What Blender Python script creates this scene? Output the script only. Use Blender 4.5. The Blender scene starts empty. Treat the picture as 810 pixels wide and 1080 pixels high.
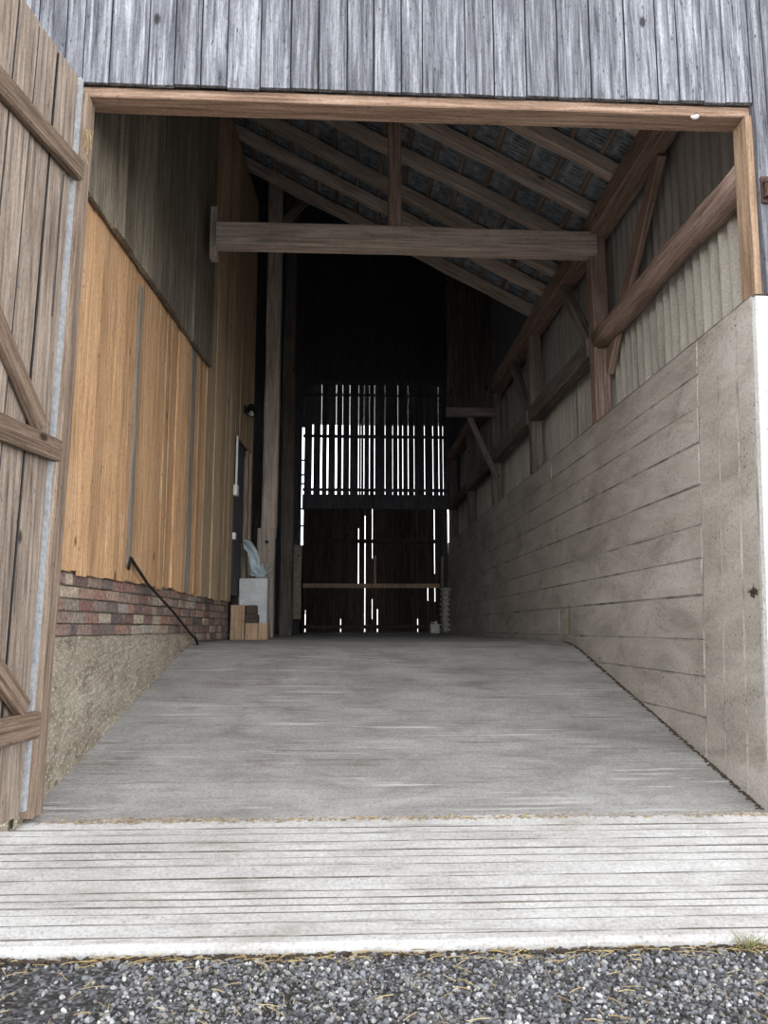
import bpy, bmesh, math, random
from mathutils import Vector, Matrix, noise

R = random.Random(7)
SC = bpy.context.scene
COL = SC.collection

# ------------------------------------------------------------------ helpers
def tag(o, label=None, cat=None, group=None, kind=None):
    if label: o['label'] = label
    if cat: o['category'] = cat
    if group: o['group'] = group
    if kind: o['kind'] = kind
    return o

def empty(name, loc=(0, 0, 0), rz=0.0, parent=None):
    o = bpy.data.objects.new(name, None)
    COL.objects.link(o)
    o.empty_display_size = 0.1
    o.location = loc
    o.rotation_euler = (0, 0, rz)
    if parent: o.parent = parent
    return o

class MB:
    """collects shapes, becomes ONE mesh object"""
    def __init__(s): s.v = []; s.f = []; s.m = []
    def add(s, vs, fs, mi=0):
        n = len(s.v); s.v += [tuple(p) for p in vs]
        for f in fs: s.f.append(tuple(i + n for i in f)); s.m.append(mi)
    def box(s, a, b, mi=0):
        x0, y0, z0 = a; x1, y1, z1 = b
        s.add([(x0,y0,z0),(x1,y0,z0),(x1,y1,z0),(x0,y1,z0),(x0,y0,z1),(x1,y0,z1),(x1,y1,z1),(x0,y1,z1)],
              [(0,3,2,1),(4,5,6,7),(0,1,5,4),(1,2,6,5),(2,3,7,6),(3,0,4,7)], mi)
    def hexa(s, p, mi=0):       # eight corners: bottom ring then top ring
        s.add(p, [(0,3,2,1),(4,5,6,7),(0,1,5,4),(1,2,6,5),(2,3,7,6),(3,0,4,7)], mi)
    def tube(s, pts, r, n=10, cap=True, mi=0):
        pts = [Vector(p) for p in pts]
        rs = r if isinstance(r, (list, tuple)) else [r] * len(pts)
        rings = []
        for i, p in enumerate(pts):
            d = (pts[min(i+1, len(pts)-1)] - pts[max(i-1, 0)]).normalized()
            ref = Vector((0,0,1)) if abs(d.z) < .9 else Vector((1,0,0))
            a = d.cross(ref).normalized(); b = a.cross(d)
            rings.append([p + (a*math.cos(2*math.pi*k/n) + b*math.sin(2*math.pi*k/n)) * rs[i] for k in range(n)])
        vs = [q for rg in rings for q in rg]
        fs = [(i*n+k, i*n+(k+1)%n, (i+1)*n+(k+1)%n, (i+1)*n+k) for i in range(len(pts)-1) for k in range(n)]
        if cap:
            fs += [tuple(range(n))[::-1], tuple((len(pts)-1)*n + k for k in range(n))]
        s.add(vs, fs, mi)
    def grid(s, fn, nu, nv, mi=0):
        vs = [fn(i/nu, j/nv) for j in range(nv+1) for i in range(nu+1)]
        w = nu+1
        s.add(vs, [(j*w+i, j*w+i+1, (j+1)*w+i+1, (j+1)*w+i) for j in range(nv) for i in range(nu)], mi)
    def build(s, name, mats, parent=None, smooth=False, bevel=0, loc=None):
        me = bpy.data.meshes.new(name)
        me.from_pydata(s.v, [], s.f)
        if not isinstance(mats, (list, tuple)): mats = [mats]
        for m in mats: me.materials.append(m)
        me.polygons.foreach_set('material_index', s.m)
        if smooth: me.polygons.foreach_set('use_smooth', [True]*len(s.f))
        me.update()
        bm = bmesh.new(); bm.from_mesh(me)
        bmesh.ops.recalc_face_normals(bm, faces=bm.faces)
        bm.to_mesh(me); bm.free()
        o = bpy.data.objects.new(name, me); COL.objects.link(o)
        if loc: o.location = loc
        if parent: o.parent = parent
        if bevel:
            b = o.modifiers.new('Bevel', 'BEVEL'); b.width = bevel; b.segments = 2; b.limit_method = 'ANGLE'
        return o

def n1(x, seed=0.0): return noise.noise(Vector((x, seed*7.13, seed*3.7)))

def timber(name, p0, p1, w, h, mat, parent=None, wob=.006, side=None, cham=.012, taper=1.0, roundness=False, seg=None):
    """a hewn timber whose own X axis runs from p0 to p1 (axis through its middle)"""
    p0 = Vector(p0); p1 = Vector(p1); L = (p1-p0).length
    d = (p1-p0)/L
    sd = Vector(side) if side else (Vector((0,0,1)).cross(d) if abs(d.z) < .95 else Vector((0,1,0)))
    sd = (sd - d*sd.dot(d)).normalized(); up = d.cross(sd)
    n = seg or max(3, int(L/.28)); b = MB(); ph = R.random()*50
    if roundness:
        ring = [(math.cos(2*math.pi*k/14)*w/2, math.sin(2*math.pi*k/14)*h/2) for k in range(14)]
    else:
        c = min(cham, w*.2, h*.2); W = w/2; H = h/2
        ring = [(W,-H+c),(W,H-c),(W-c,H),(-W+c,H),(-W,H-c),(-W,-H+c),(-W+c,-H),(W-c,-H)]
    m = len(ring); vs = []
    for i in range(n+1):
        t = i/n; sc = 1+(taper-1)*t
        oy = n1(t*L*.9+ph, 1)*wob*1.6; oz = n1(t*L*.9+ph, 2)*wob*1.6
        for k, (a, e) in enumerate(ring):
            j = n1(t*L*3+ph+k*9.1, 3)*wob
            vs.append((t*L, a*sc+oy+j, e*sc+oz+j*.7))
    fs = [(i*m+k, i*m+(k+1)%m, (i+1)*m+(k+1)%m, (i+1)*m+k) for i in range(n) for k in range(m)]
    fs += [tuple(range(m))[::-1], tuple(n*m+k for k in range(m))]
    b.add(vs, fs)
    o = b.build(name, mat, parent, smooth=roundness)
    M = Matrix((( d.x, sd.x, up.x, p0.x), (d.y, sd.y, up.y, p0.y), (d.z, sd.z, up.z, p0.z), (0,0,0,1)))
    o.matrix_local = M
    return o

# ------------------------------------------------------------------ materials
def new_mat(name):
    m = bpy.data.materials.new(name); m.use_nodes = True
    nt = m.node_tree; nt.nodes.clear()
    out = nt.nodes.new('ShaderNodeOutputMaterial'); bs = nt.nodes.new('ShaderNodeBsdfPrincipled')
    nt.links.new(bs.outputs[0], out.inputs[0])
    return m, nt, bs
def ND(nt, t, **kw):
    n = nt.nodes.new(t)
    for k, v in kw.items(): setattr(n, k, v)
    return n
def ramp(nt, fac, stops):
    r = ND(nt, 'ShaderNodeValToRGB'); e = r.color_ramp.elements
    while len(e) < len(stops): e.new(.5)
    for i, (p, c) in enumerate(stops):
        e[i].position = p; e[i].color = (c, c, c, 1) if isinstance(c, (int, float)) else (*c, 1)
    nt.links.new(fac, r.inputs[0]); return r.outputs[0]
def mixc(nt, a, b, fac, mode='MIX'):
    m = ND(nt, 'ShaderNodeMix', data_type='RGBA', blend_type=mode)
    for s, v in ((6, a), (7, b)):
        if hasattr(v, 'is_linked'): nt.links.new(v, m.inputs[s])
        else: m.inputs[s].default_value = (*v, 1)
    if hasattr(fac, 'is_linked'): nt.links.new(fac, m.inputs[0])
    else: m.inputs[0].default_value = fac
    return m.outputs[2]
def noise_tex(nt, vec, scale, detail=6, rough=.6, dist=0):
    n = ND(nt, 'ShaderNodeTexNoise'); n.inputs['Scale'].default_value = scale
    n.inputs['Detail'].default_value = detail; n.inputs['Roughness'].default_value = rough
    n.inputs['Distortion'].default_value = dist
    nt.links.new(vec, n.inputs['Vector']); return n.outputs['Fac']
def coords(nt, scale=(1,1,1), island=0.0, objrand=0.0):
    tc = ND(nt, 'ShaderNodeTexCoord'); v = tc.outputs['Object']
    mp = ND(nt, 'ShaderNodeMapping'); mp.inputs['Scale'].default_value = scale
    if island or objrand:
        add = ND(nt, 'ShaderNodeVectorMath', operation='ADD')
        if island:
            src = ND(nt, 'ShaderNodeNewGeometry').outputs['Random Per Island']; k = island
        else:
            src = ND(nt, 'ShaderNodeObjectInfo').outputs['Random']; k = objrand
        mu = ND(nt, 'ShaderNodeMath', operation='MULTIPLY'); nt.links.new(src, mu.inputs[0]); mu.inputs[1].default_value = k
        nt.links.new(v, add.inputs[0]); nt.links.new(mu.outputs[0], add.inputs[1]); v = add.outputs[0]
    nt.links.new(v, mp.inputs['Vector']); return mp.outputs[0]
def bump(nt, bs, h, strength=.4, dist=.01):
    b = ND(nt, 'ShaderNodeBump'); b.inputs['Strength'].default_value = strength; b.inputs['Distance'].default_value = dist
    nt.links.new(h, b.inputs['Height']); nt.links.new(b.outputs[0], bs.inputs['Normal'])

def wood(name, dark, mid, light, axis='Z', island=True, var=.5, rough=.85, crack=.55, stain=None, freq=1.0, speck=.5):
    m, nt, bs = new_mat(name)
    st = {'X': (.04,1,1), 'Y': (1,.04,1), 'Z': (1,1,.04)}[axis]
    kw = dict(island=37.0) if island else dict(objrand=37.0)
    v = coords(nt, st, **kw)
    g = noise_tex(nt, v, 46*freq, 9, .72, .25)
    c = ramp(nt, g, [(.34, dark), (.5, mid), (.64, light)])
    st2 = tuple(.35 if q < 1 else 1 for q in st)
    v2 = coords(nt, st2, **kw)
    b = noise_tex(nt, v2, 3.2, 5, .6, .3)
    c = mixc(nt, c, stain or dark, ramp(nt, b, [(.5, 0.0), (.78, .65)]))
    # fine dark cracks along the grain
    v3 = coords(nt, tuple(q*q*.6 if q < 1 else q for q in st), **kw)
    k = noise_tex(nt, v3, 55*freq, 3, .5, .2)
    km = ramp(nt, k, [(.26, crack), (.36, 0.0)])
    c = mixc(nt, c, tuple(q*.25 for q in dark), km)
    # knots
    vo = ND(nt, 'ShaderNodeTexVoronoi'); vo.inputs['Scale'].default_value = 3.4
    nt.links.new(coords(nt, tuple(.5 if q < 1 else 1 for q in st), **kw), vo.inputs['Vector'])
    c = mixc(nt, c, tuple(q*.35 for q in dark), ramp(nt, vo.outputs['Distance'], [(.045, .9), (.085, 0.0)]))
    # small specks and fine mottling
    v4 = coords(nt, tuple(.35 if q < 1 else 1 for q in st), **kw)
    fn = noise_tex(nt, v4, 130, 3, .6)
    c = mixc(nt, c, ramp(nt, fn, [(.3, .62), (.5, 1.0), (.7, 1.3)]), .55, 'MULTIPLY')
    sp = noise_tex(nt, v4, 48, 2, .5)
    c = mixc(nt, c, tuple(q*.5 for q in dark), ramp(nt, sp, [(.66, 0.0), (.74, speck)]))
    # board-to-board tone
    src = ND(nt, 'ShaderNodeNewGeometry').outputs['Random Per Island'] if island else ND(nt, 'ShaderNodeObjectInfo').outputs['Random']
    tone = ramp(nt, src, [(0, 1-var), (1, 1.0)])
    c = mixc(nt, c, tone, 1.0, 'MULTIPLY')
    nt.links.new(c, bs.inputs['Base Color']); bs.inputs['Roughness'].default_value = rough
    bs.inputs['Specular IOR Level'].default_value = .25
    bump(nt, bs, g, .5, .006)
    return m

def concrete(name, c1, c2, c3, pits=.6, scratch=0.0, streak=(1,1,1), rough=.9, sc=1.0, bstr=.35, stain=(.1,.09,.075), stainamt=.5, aggregate=False):
    m, nt, bs = new_mat(name)
    v = coords(nt); vs = coords(nt, streak)
    a = noise_tex(nt, vs, 2.0*sc, 9, .65, .5); f = noise_tex(nt, v, 60*sc, 5, .7)
    c = ramp(nt, a, [(.32, c1), (.5, c2), (.68, c3)])
    c = mixc(nt, c, ramp(nt, f, [(.33, .55), (.5, 1.0), (.68, 1.32)]), .6, 'MULTIPLY')
    b = noise_tex(nt, vs, 4.6*sc, 7, .7, .8)
    c = mixc(nt, c, stain, ramp(nt, b, [(.54, 0.0), (.76, stainamt)]))
    vo = ND(nt, 'ShaderNodeTexVoronoi'); vo.inputs['Scale'].default_value = 26
    nt.links.new(v, vo.inputs['Vector'])
    msk = noise_tex(nt, v, 3.1, 4, .6)
    p = ramp(nt, vo.outputs['Distance'], [(.10, pits), (.2, 0.0)])
    mm = ND(nt, 'ShaderNodeMath', operation='MULTIPLY'); nt.links.new(p, mm.inputs[0]); nt.links.new(ramp(nt, msk, [(.46, 0.0), (.58, 1.0)]), mm.inputs[1])
    c = mixc(nt, c, (.035,.03,.025), mm.outputs[0])
    if scratch:
        k1 = noise_tex(nt, coords(nt, (.45,10,1)), 3.0, 4, .6, .12); k2 = noise_tex(nt, coords(nt, (.7,2.2,1)), 1.3, 3, .6)
        q = ND(nt, 'ShaderNodeMath', operation='MULTIPLY'); nt.links.new(ramp(nt, k1, [(.57, 0.0), (.66, scratch)]), q.inputs[0]); nt.links.new(ramp(nt, k2, [(.45, 0.0), (.6, 1.0)]), q.inputs[1])
        c = mixc(nt, c, (.62,.61,.59), q.outputs[0])
        k3 = noise_tex(nt, coords(nt, (.45,8,1)), 3.4, 4, .6, .12)
        c = mixc(nt, c, (.17,.145,.12), ramp(nt, k3, [(.58, 0.0), (.72, scratch*.8)]))
    if aggregate:
        vg = ND(nt, 'ShaderNodeTexVoronoi'); vg.inputs['Scale'].default_value = 46
        nt.links.new(v, vg.inputs['Vector'])
        c = mixc(nt, c, (.66,.61,.52), ramp(nt, vg.outputs['Distance'], [(.2, .85), (.36, 0.0)]))
        c = mixc(nt, c, (.10,.08,.055), ramp(nt, noise_tex(nt, v, 21, 4, .7), [(.56, 0.0), (.68, .75)]))
    nt.links.new(c, bs.inputs['Base Color']); bs.inputs['Roughness'].default_value = rough
    bs.inputs['Specular IOR Level'].default_value = .2
    h = ND(nt, 'ShaderNodeMath', operation='SUBTRACT'); nt.links.new(f, h.inputs[0]); nt.links.new(mm.outputs[0], h.inputs[1])
    bump(nt, bs, h.outputs[0], bstr, .012)
    return m

def plain(name, col, rough=.6, metal=0.0, var=.15, sc=20, island=False, cols=None):
    m, nt, bs = new_mat(name)
    n = noise_tex(nt, coords(nt), sc, 5, .6)
    base = col
    if cols:
        base = ramp(nt, ND(nt, 'ShaderNodeNewGeometry').outputs['Random Per Island'], [(i/(len(cols)-1), q) for i, q in enumerate(cols)])
    c = mixc(nt, base, ramp(nt, n, [(.3, 1-var*2), (.7, 1+var)]), 1.0, 'MULTIPLY')
    nt.links.new(c, bs.inputs['Base Color'])
    bs.inputs['Roughness'].default_value = rough; bs.inputs['Metallic'].default_value = metal
    bump(nt, bs, n, .25, .004)
    return m

M = {}
M['facade'] = wood('grey facade boards', (.045,.047,.057), (.19,.198,.222), (.40,.415,.45), 'Z', True, .34, stain=(.10,.10,.12), crack=.5, speck=.75)
M['leaf'] = wood('brown door boards', (.10,.076,.06), (.29,.23,.185), (.44,.365,.30), 'Z', False, .3, crack=.8, speck=.5)
M['leaf_rail'] = wood('door ledge wood', (.07,.048,.034), (.20,.14,.10), (.33,.245,.18), 'X', False, .2)
M['orange'] = wood('new orange boards', (.33,.185,.085), (.60,.36,.195), (.73,.50,.305), 'Z', True, .28, crack=.55, stain=(.40,.235,.12), speck=.8)
M['tan'] = wood('older tan boards', (.25,.17,.10), (.47,.345,.22), (.58,.44,.30), 'Z', True, .3, stain=(.27,.21,.15))
M['greybatten'] = wood('grey batten wood', (.14,.115,.09), (.28,.235,.19), (.38,.33,.27), 'Z', True, .2)
M['oldboard'] = wood('old dark boards', (.09,.075,.055), (.235,.20,.15), (.38,.33,.255), 'Z', True, .5)
M['beam'] = wood('hewn beam', (.21,.165,.135), (.46,.38,.325), (.60,.51,.445), 'X', False, .25)
M['redbeam'] = wood('reddish timber', (.15,.098,.075), (.32,.225,.18), (.44,.325,.27), 'X', False, .25)
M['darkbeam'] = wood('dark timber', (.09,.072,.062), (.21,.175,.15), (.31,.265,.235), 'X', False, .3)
M['jamb'] = wood('pale door frame timber', (.20,.125,.08), (.42,.285,.19), (.56,.41,.29), 'X', False, .1)
M['jambbrown'] = wood('brown door post timber', (.12,.085,.06), (.27,.20,.15), (.40,.31,.24), 'X', False, .1)
M['lintel'] = wood('lintel timber', (.15,.09,.06), (.34,.225,.16), (.48,.35,.26), 'X', False, .1)
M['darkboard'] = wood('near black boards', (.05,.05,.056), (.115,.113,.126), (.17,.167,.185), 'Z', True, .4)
M['block'] = wood('sawn block', (.25,.165,.10), (.45,.31,.205), (.56,.41,.285), 'Z', False, .2)
M['blockdark'] = wood('dark block', (.03,.024,.02), (.07,.055,.045), (.11,.09,.07), 'X', False, .1)
M['wallconc'] = concrete('board marked concrete', (.33,.30,.26), (.475,.44,.39), (.59,.555,.505), .85, streak=(.5,.5,1.4), bstr=.5, stain=(.21,.185,.15), stainamt=.6)
M['joint'] = concrete('dirty formwork joints', (.17,.15,.125), (.43,.40,.355), (.52,.49,.44), .9, streak=(1,1,1), sc=1.1, bstr=.5, stain=(.085,.073,.06), stainamt=.75)
M['whitewash'] = concrete('whitewashed render', (.50,.495,.475), (.62,.61,.595), (.70,.69,.675), .6, streak=(1,1,.5), bstr=.3, stain=(.36,.33,.28), stainamt=.3)
M['plinth'] = concrete('rough plinth render', (.22,.185,.135), (.36,.315,.245), (.47,.42,.335), .8, streak=(1,1,1), sc=1.6, bstr=.9, stain=(.13,.10,.068), stainamt=.6, aggregate=True)
M['ramp'] = concrete('brushed ramp concrete', (.255,.245,.232), (.36,.35,.338), (.45,.445,.435), .15, 1.0, streak=(.7,1.3,1), bstr=.25, stain=(.19,.168,.145), stainamt=.65)
M['apron'] = concrete('pale apron concrete', (.40,.385,.36), (.56,.55,.535), (.67,.665,.655), .35, .7, streak=(.6,1.4,1), bstr=.35, stain=(.30,.26,.21), stainamt=.6)
M['groove'] = concrete('dirt in the grooves', (.075,.062,.05), (.17,.15,.125), (.46,.44,.41), .1, streak=(.5,1,1), sc=2.6, bstr=.3)
M['bounce'] = concrete('added pale bounce concrete', (.42,.41,.39), (.52,.51,.49), (.6,.59,.57), .2, bstr=.2, stain=(.3,.28,.25), stainamt=.4)
M['greyblock'] = concrete('grey block', (.46,.48,.48), (.56,.58,.58), (.64,.66,.66), .4, sc=2, bstr=.3, stain=(.35,.35,.35), stainamt=.3)
M['mortar'] = concrete('old mortar', (.10,.085,.07), (.16,.14,.115), (.24,.21,.18), .5, sc=3, bstr=.5)
M['siding'] = concrete('weathered fibre cement', (.32,.30,.255), (.43,.40,.345), (.53,.50,.44), .2, streak=(1,2.5,.25), sc=1.4, bstr=.3, stain=(.19,.165,.125), stainamt=.6)
M['sidinggrey'] = concrete('grey fibre cement', (.26,.25,.235), (.34,.33,.31), (.42,.41,.39), .15, streak=(1,2.5,.25), sc=1.4, bstr=.2, stain=(.17,.155,.14), stainamt=.5)
M['brick'] = plain('old brick', None, .9, 0, .3, 35, cols=[(.25,.13,.10),(.17,.115,.105),(.33,.19,.145),(.24,.18,.16),(.13,.105,.10),(.38,.27,.21),(.20,.14,.125),(.46,.39,.30),(.29,.165,.135),(.26,.21,.18),(.42,.38,.34)])
M['tile'] = plain('slate grey roof tile', None, .5, 0, .3, 14, cols=[(.17,.19,.215),(.22,.25,.28),(.28,.31,.35),(.19,.215,.24),(.25,.28,.315)])
M['zinc'] = plain('galvanised strip', (.42,.435,.45), .6, .0, .2, 30)
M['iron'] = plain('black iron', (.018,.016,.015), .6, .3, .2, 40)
M['rust'] = plain('rusty iron', (.085,.045,.035), .7, .3, .3, 40)
M['white'] = plain('white plastic', (.75,.75,.72), .5, 0, .05, 20)
M['bulb'] = plain('lamp glass', (.8,.8,.78), .2, 0, .03, 20)
M['sheet'] = plain('pale blue plastic sheet', (.52,.62,.66), .45, 0, .12, 12)
M['canister'] = plain('white canister plastic', (.70,.69,.65), .5, 0, .08, 20)
M['pipe'] = plain('grey ribbed pipe', (.50,.49,.47), .6, 0, .15, 15)
M['straw'] = plain('dry straw', None, .8, 0, .15, 30, cols=[(.50,.38,.17),(.38,.27,.11),(.58,.47,.25),(.30,.21,.09)])
M['dirt'] = plain('dark crumbly dirt', (.075,.055,.038), .95, 0, .35, 30)
M['ochre'] = plain('sandy dirt', None, .95, 0, .3, 30, cols=[(.42,.33,.2),(.3,.22,.13),(.5,.42,.3),(.2,.15,.1)])
M['green'] = plain('grass blades', None, .7, 0, .1, 20, cols=[(.16,.2,.06),(.35,.3,.12),(.22,.25,.09)])
M['yellow'] = plain('yellow paint', (.50,.38,.10), .8, 0, .3, 40)
M['stone'] = plain('gravel stone', None, .85, 0, .2, 60, cols=[(.04,.04,.043),(.13,.135,.155),(.28,.29,.32),(.07,.07,.075),(.50,.51,.54),(.19,.185,.18),(.05,.045,.04),(.70,.70,.69),(.10,.095,.09),(.21,.22,.25),(.36,.34,.30),(.06,.055,.05)])
M['cobweb'] = plain('cobweb', (.6,.6,.58), .8, 0, .05, 20)

def gravel_mat():
    m, nt, bs = new_mat('gravel bed')
    v = coords(nt)
    vo = ND(nt, 'ShaderNodeTexVoronoi'); vo.inputs['Scale'].default_value = 62; nt.links.new(v, vo.inputs['Vector'])
    sep = ND(nt, 'ShaderNodeSeparateColor'); nt.links.new(vo.outputs['Color'], sep.inputs[0])
    c = ramp(nt, sep.outputs[0], [(0,(.03,.028,.027)), (.4,(.075,.073,.075)), (.7,(.15,.155,.17)), (.9,(.27,.28,.30)), (1,(.4,.4,.41))])
    d = ramp(nt, vo.outputs['Distance'], [(.25, 1.0), (.6, .35)])
    c = mixc(nt, c, (.035,.028,.022), ramp(nt, noise_tex(nt, v, 2.2, 6, .6), [(.45, 0.0), (.65, .75)]))
    nt.links.new(c, bs.inputs['Base Color']); bs.inputs['Roughness'].default_value = .9
    bump(nt, bs, d, .9, .01)
    return m
M['gravel'] = gravel_mat()

# ------------------------------------------------------------------ ground, apron, ramp, floor
g = MB(); g.grid(lambda u, v: (-40+80*u, -40+110*v, 0), 8, 8)
tag(g.build('gravel_ground', M['gravel']), kind='structure')
g = MB(); g.box((-38,-38,-.02),(38,1.3,.006))
tag(g.build('bounce_paving', M['bounce']), kind='structure')  # pale surface added out of view to bounce daylight into the barn

def apron_z(y): return .05 + (y-3.45)*(.29-.05)/1.05
b = MB()
groove = []
yy = 3.50
while yy < 4.44:
    groove.append((yy, R.uniform(.0022, .0062), R.uniform(.005, .012))); yy += R.uniform(.048, .112)
ys = [3.45, 3.46]
for y, w, dpt in groove: ys += [y-w*1.3, y-w*.5, y+w*.5, y+w*1.3]
ys += [4.475, 4.52]
NX = 220
def apron_pt(i, y, k):
    x = -3.2+7.2*i/NX
    wob = n1(x*.5, 4)*.012 + n1(x*5, 6)*.003
    z = apron_z(y)
    if k >= 2 and k < len(ys)-2:
        q = (k-2) % 4
        gi = (k-2)//4
        y = groove[gi][0] + (y-groove[gi][0])*(.22+1.5*max(0, .5+.9*n1(x*.9+gi*5.1, 17)))
        if q in (1, 2): z -= groove[gi][2]*max(.15, min(1.3, 1+1.8*n1(x*1.1+gi*13.3, 5)))
    if k == 0: z -= .02; 
    if k <= 1: wob += n1(x*3, 8)*.012
    return (x, y+wob, z + n1(x*2.5, y)*.002)
vs = [apron_pt(i, y, k) for k, y in enumerate(ys) for i in range(NX+1)]
W = NX+1
for k in range(len(ys)-1):
    gr_ = 2 <= k < len(ys)-2 and True
    for i in range(NX):
        dirty = gr_ and (k-2) % 4 in (1, 2) and True
        b.add([vs[k*W+i], vs[k*W+i+1], vs[(k+1)*W+i+1], vs[(k+1)*W+i]], [(0,1,2,3)], 1 if dirty else 0)
fr = [(x, y+n1(x*9,3)*.006, -.03) for x, y, z in vs[:W]]
b.add(list(vs[:W])+fr, [(i, i+1, W+i+1, W+i) for i in range(NX)])
tag(b.build('apron_slab', [M['apron'], M['groove']]), kind='structure')

# ramp + flat floor (one pour), skewed crest: left Y 7.85, right Y 8.35
def crest(x): return 7.95 + (x+1.5)*.10
def floor_pt(x, y):
    c = crest(x)
    if y < c:
        t = (y-4.5)/(c-4.5); z = .29+(1.15-.29)*t
    else: z = 1.15+.015*min(1, (y-c)/10)
    # soften the crest
    k = max(0, 1-abs(y-c)/.35); z -= .022*k*k
    return z
b = MB()
fy = [4.49]
while fy[-1] < 9.2: fy.append(fy[-1]+.03)
fy += [9.6, 10.2, 11, 12, 14, 16, 19.2]
NXF = 60
lines = {}
def fpt(x, y, j):
    z = floor_pt(x, y)
    if y < 7.6: z += n1(y*29, 9)*.0035*max(0, min(1.4, .5+1.5*n1(x*.8+y*3.1, 12))) + n1(x*1.1+y*2, 2)*.003
    return (x, y, z)
vs = [fpt(-2.0+4.75*i/NXF, y, j) for j, y in enumerate(fy) for i in range(NXF+1)]
W = NXF+1
b.add(vs, [(j*W+i, j*W+i+1, (j+1)*W+i+1, (j+1)*W+i) for j in range(len(fy)-1) for i in range(NXF)])
b.box((-7, 8.3, 1.0), (-1.98, 19.2, 1.15))
tag(b.build('floor', M['ramp']), kind='structure')

# sandy debris at the joint between ramp and apron, dirt along the wall feet
def clumps(name, mat, pts, smin, smax, flat=.35, label=None):
    b = MB()
    for (x, y, z) in pts:
        s = R.uniform(smin, smax); a = R.random()*6.28; st = R.uniform(1, 2.4)
        ring = [(math.cos(a+k*1.047)*s*st*R.uniform(.7,1.2), math.sin(a+k*1.047)*s*R.uniform(.7,1.2)) for k in range(6)]
        b.add([(x+p, y+q, z-.002) for p, q in ring]+[(x+p*.55, y+q*.55, z+s*flat) for p, q in ring],
              [(k, (k+1)%6, 6+(k+1)%6, 6+k) for k in range(6)]+[tuple(range(6,12))])
    o = b.build(name, mat); tag(o, label, name.split('_')[-1], kind='stuff'); return o
pts = []
for i in range(1500):
    x = R.uniform(-1.75, 2.4); y = 4.497+R.gauss(0, .016)
    if R.random() < .35+.75*(.5+n1(x*1.7, 3)): pts.append((x, y, max(apron_z(y), .288)+.001 if y < 4.5 else floor_pt(x, y)+.002))
clumps('sandy_debris', M['ochre'], pts, .003, .009, .3, 'crumbs of sandy dirt along the joint where the ramp meets the pale apron')
pts = []
for i in range(900):
    y = R.uniform(4.55, 8.6); xw = 2.33+.03*(floor_pt(2.3, y)-.3) - abs(R.gauss(0, .010)) - .001
    pts.append((xw, y, floor_pt(xw, y)+.003))
clumps('dark_dirt', M['dirt'], pts, .003, .010, .4, 'dark crumbly dirt gathered along the foot of the concrete wall')

pts = []
for i in range(1500):
    x = R.uniform(-2.0, 2.3)
    if n1(x*2.3, 31) > -.35: pts.append((x, 3.437+n1(x*3,8)*.012-abs(R.gauss(0,.012)), R.uniform(.0,.016)))
clumps('soil_crumbs', M['dirt'], pts, .003, .010, .6, 'dark soil crumbs banked along the front edge of the pale apron')
# gravel stones: one piece of stuff
ico = bmesh.new(); bmesh.ops.create_icosphere(ico, subdivisions=1, radius=1)
IV = [v.co.copy() for v in ico.verts]; IF = [tuple(v.index for v in f.verts) for f in ico.faces]; ico.free()
b = MB()
for i in range(22000):
    x = R.uniform(-2.1, 2.4); y = 3.455 - 1.05*R.random()**1.15
    bare = n1(x*1.6, 21)+n1(y*2.3+x, 22)
    if bare > .22 and R.random() < .8: continue
    s = R.choice((.0038,.0048,.0058,.007,.0085,.0115))*R.uniform(.8,1.25)
    q = Vector((R.gauss(0,1),R.gauss(0,1),R.gauss(0,1))).normalized(); rot = Matrix.Rotation(R.random()*6.28, 3, q)
    sc = Vector((s*R.uniform(.8,1.4), s*R.uniform(.7,1.1), s*R.uniform(.55,.9)))
    z = s*R.uniform(-.1,.5)
    b.add([rot @ Vector((v.x*sc.x*R.uniform(.85,1.15), v.y*sc.y*R.uniform(.85,1.15), v.z*sc.z)) + Vector((x,y,z+.002)) for v in IV], IF)
tag(b.build('gravel_stones', M['stone']), 'loose grey gravel stones in front of the pale apron', 'gravel', kind='stuff')

# straw bits
b = MB()
for i in range(330):
    x = R.uniform(-1.6, 2.0)
    edge = R.random() < .62
    y = 3.44-abs(R.gauss(0, .06)) if edge else R.uniform(2.75, 3.4)
    a = R.gauss(0, .5) if edge else R.random()*3.14
    L = R.uniform(.02, .085); w = R.uniform(.0009, .002); z = R.uniform(.012, .02)
    dx, dy = math.cos(a)*L/2, math.sin(a)*L/2
    b.tube([(x-dx, y-dy, z), (x, y+R.uniform(-.004,.004), z+.004), (x+dx, y+dy, z+R.uniform(0,.006))], w, 4)
tag(b.build('straw', M['straw']), 'loose dry straw stalks lying on the gravel along the apron edge', 'straw', kind='stuff')

def tuft(name, x, y, z, n, h, sp, label, mat=M['green']):
    b = MB()
    for i in range(n):
        a = R.random()*6.28; l = R.uniform(.4, 1)*h; t = R.uniform(.2, 1)*sp
        bx, by = x+R.gauss(0, sp*.35), y+R.gauss(0, .012)
        b.tube([(bx, by, z), (bx+math.cos(a)*t*.4, by+math.sin(a)*t*.2, z+l*.6), (bx+math.cos(a)*t, by+math.sin(a)*t*.5, z+l)], [.0016,.0013,.0004], 4)
    return tag(b.build(name, mat), label, 'weed')
tuft('weed_tuft', 1.66, 3.42, .0, 34, .085, .07, 'small tuft of dry green weeds at the front edge of the pale apron')

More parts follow.
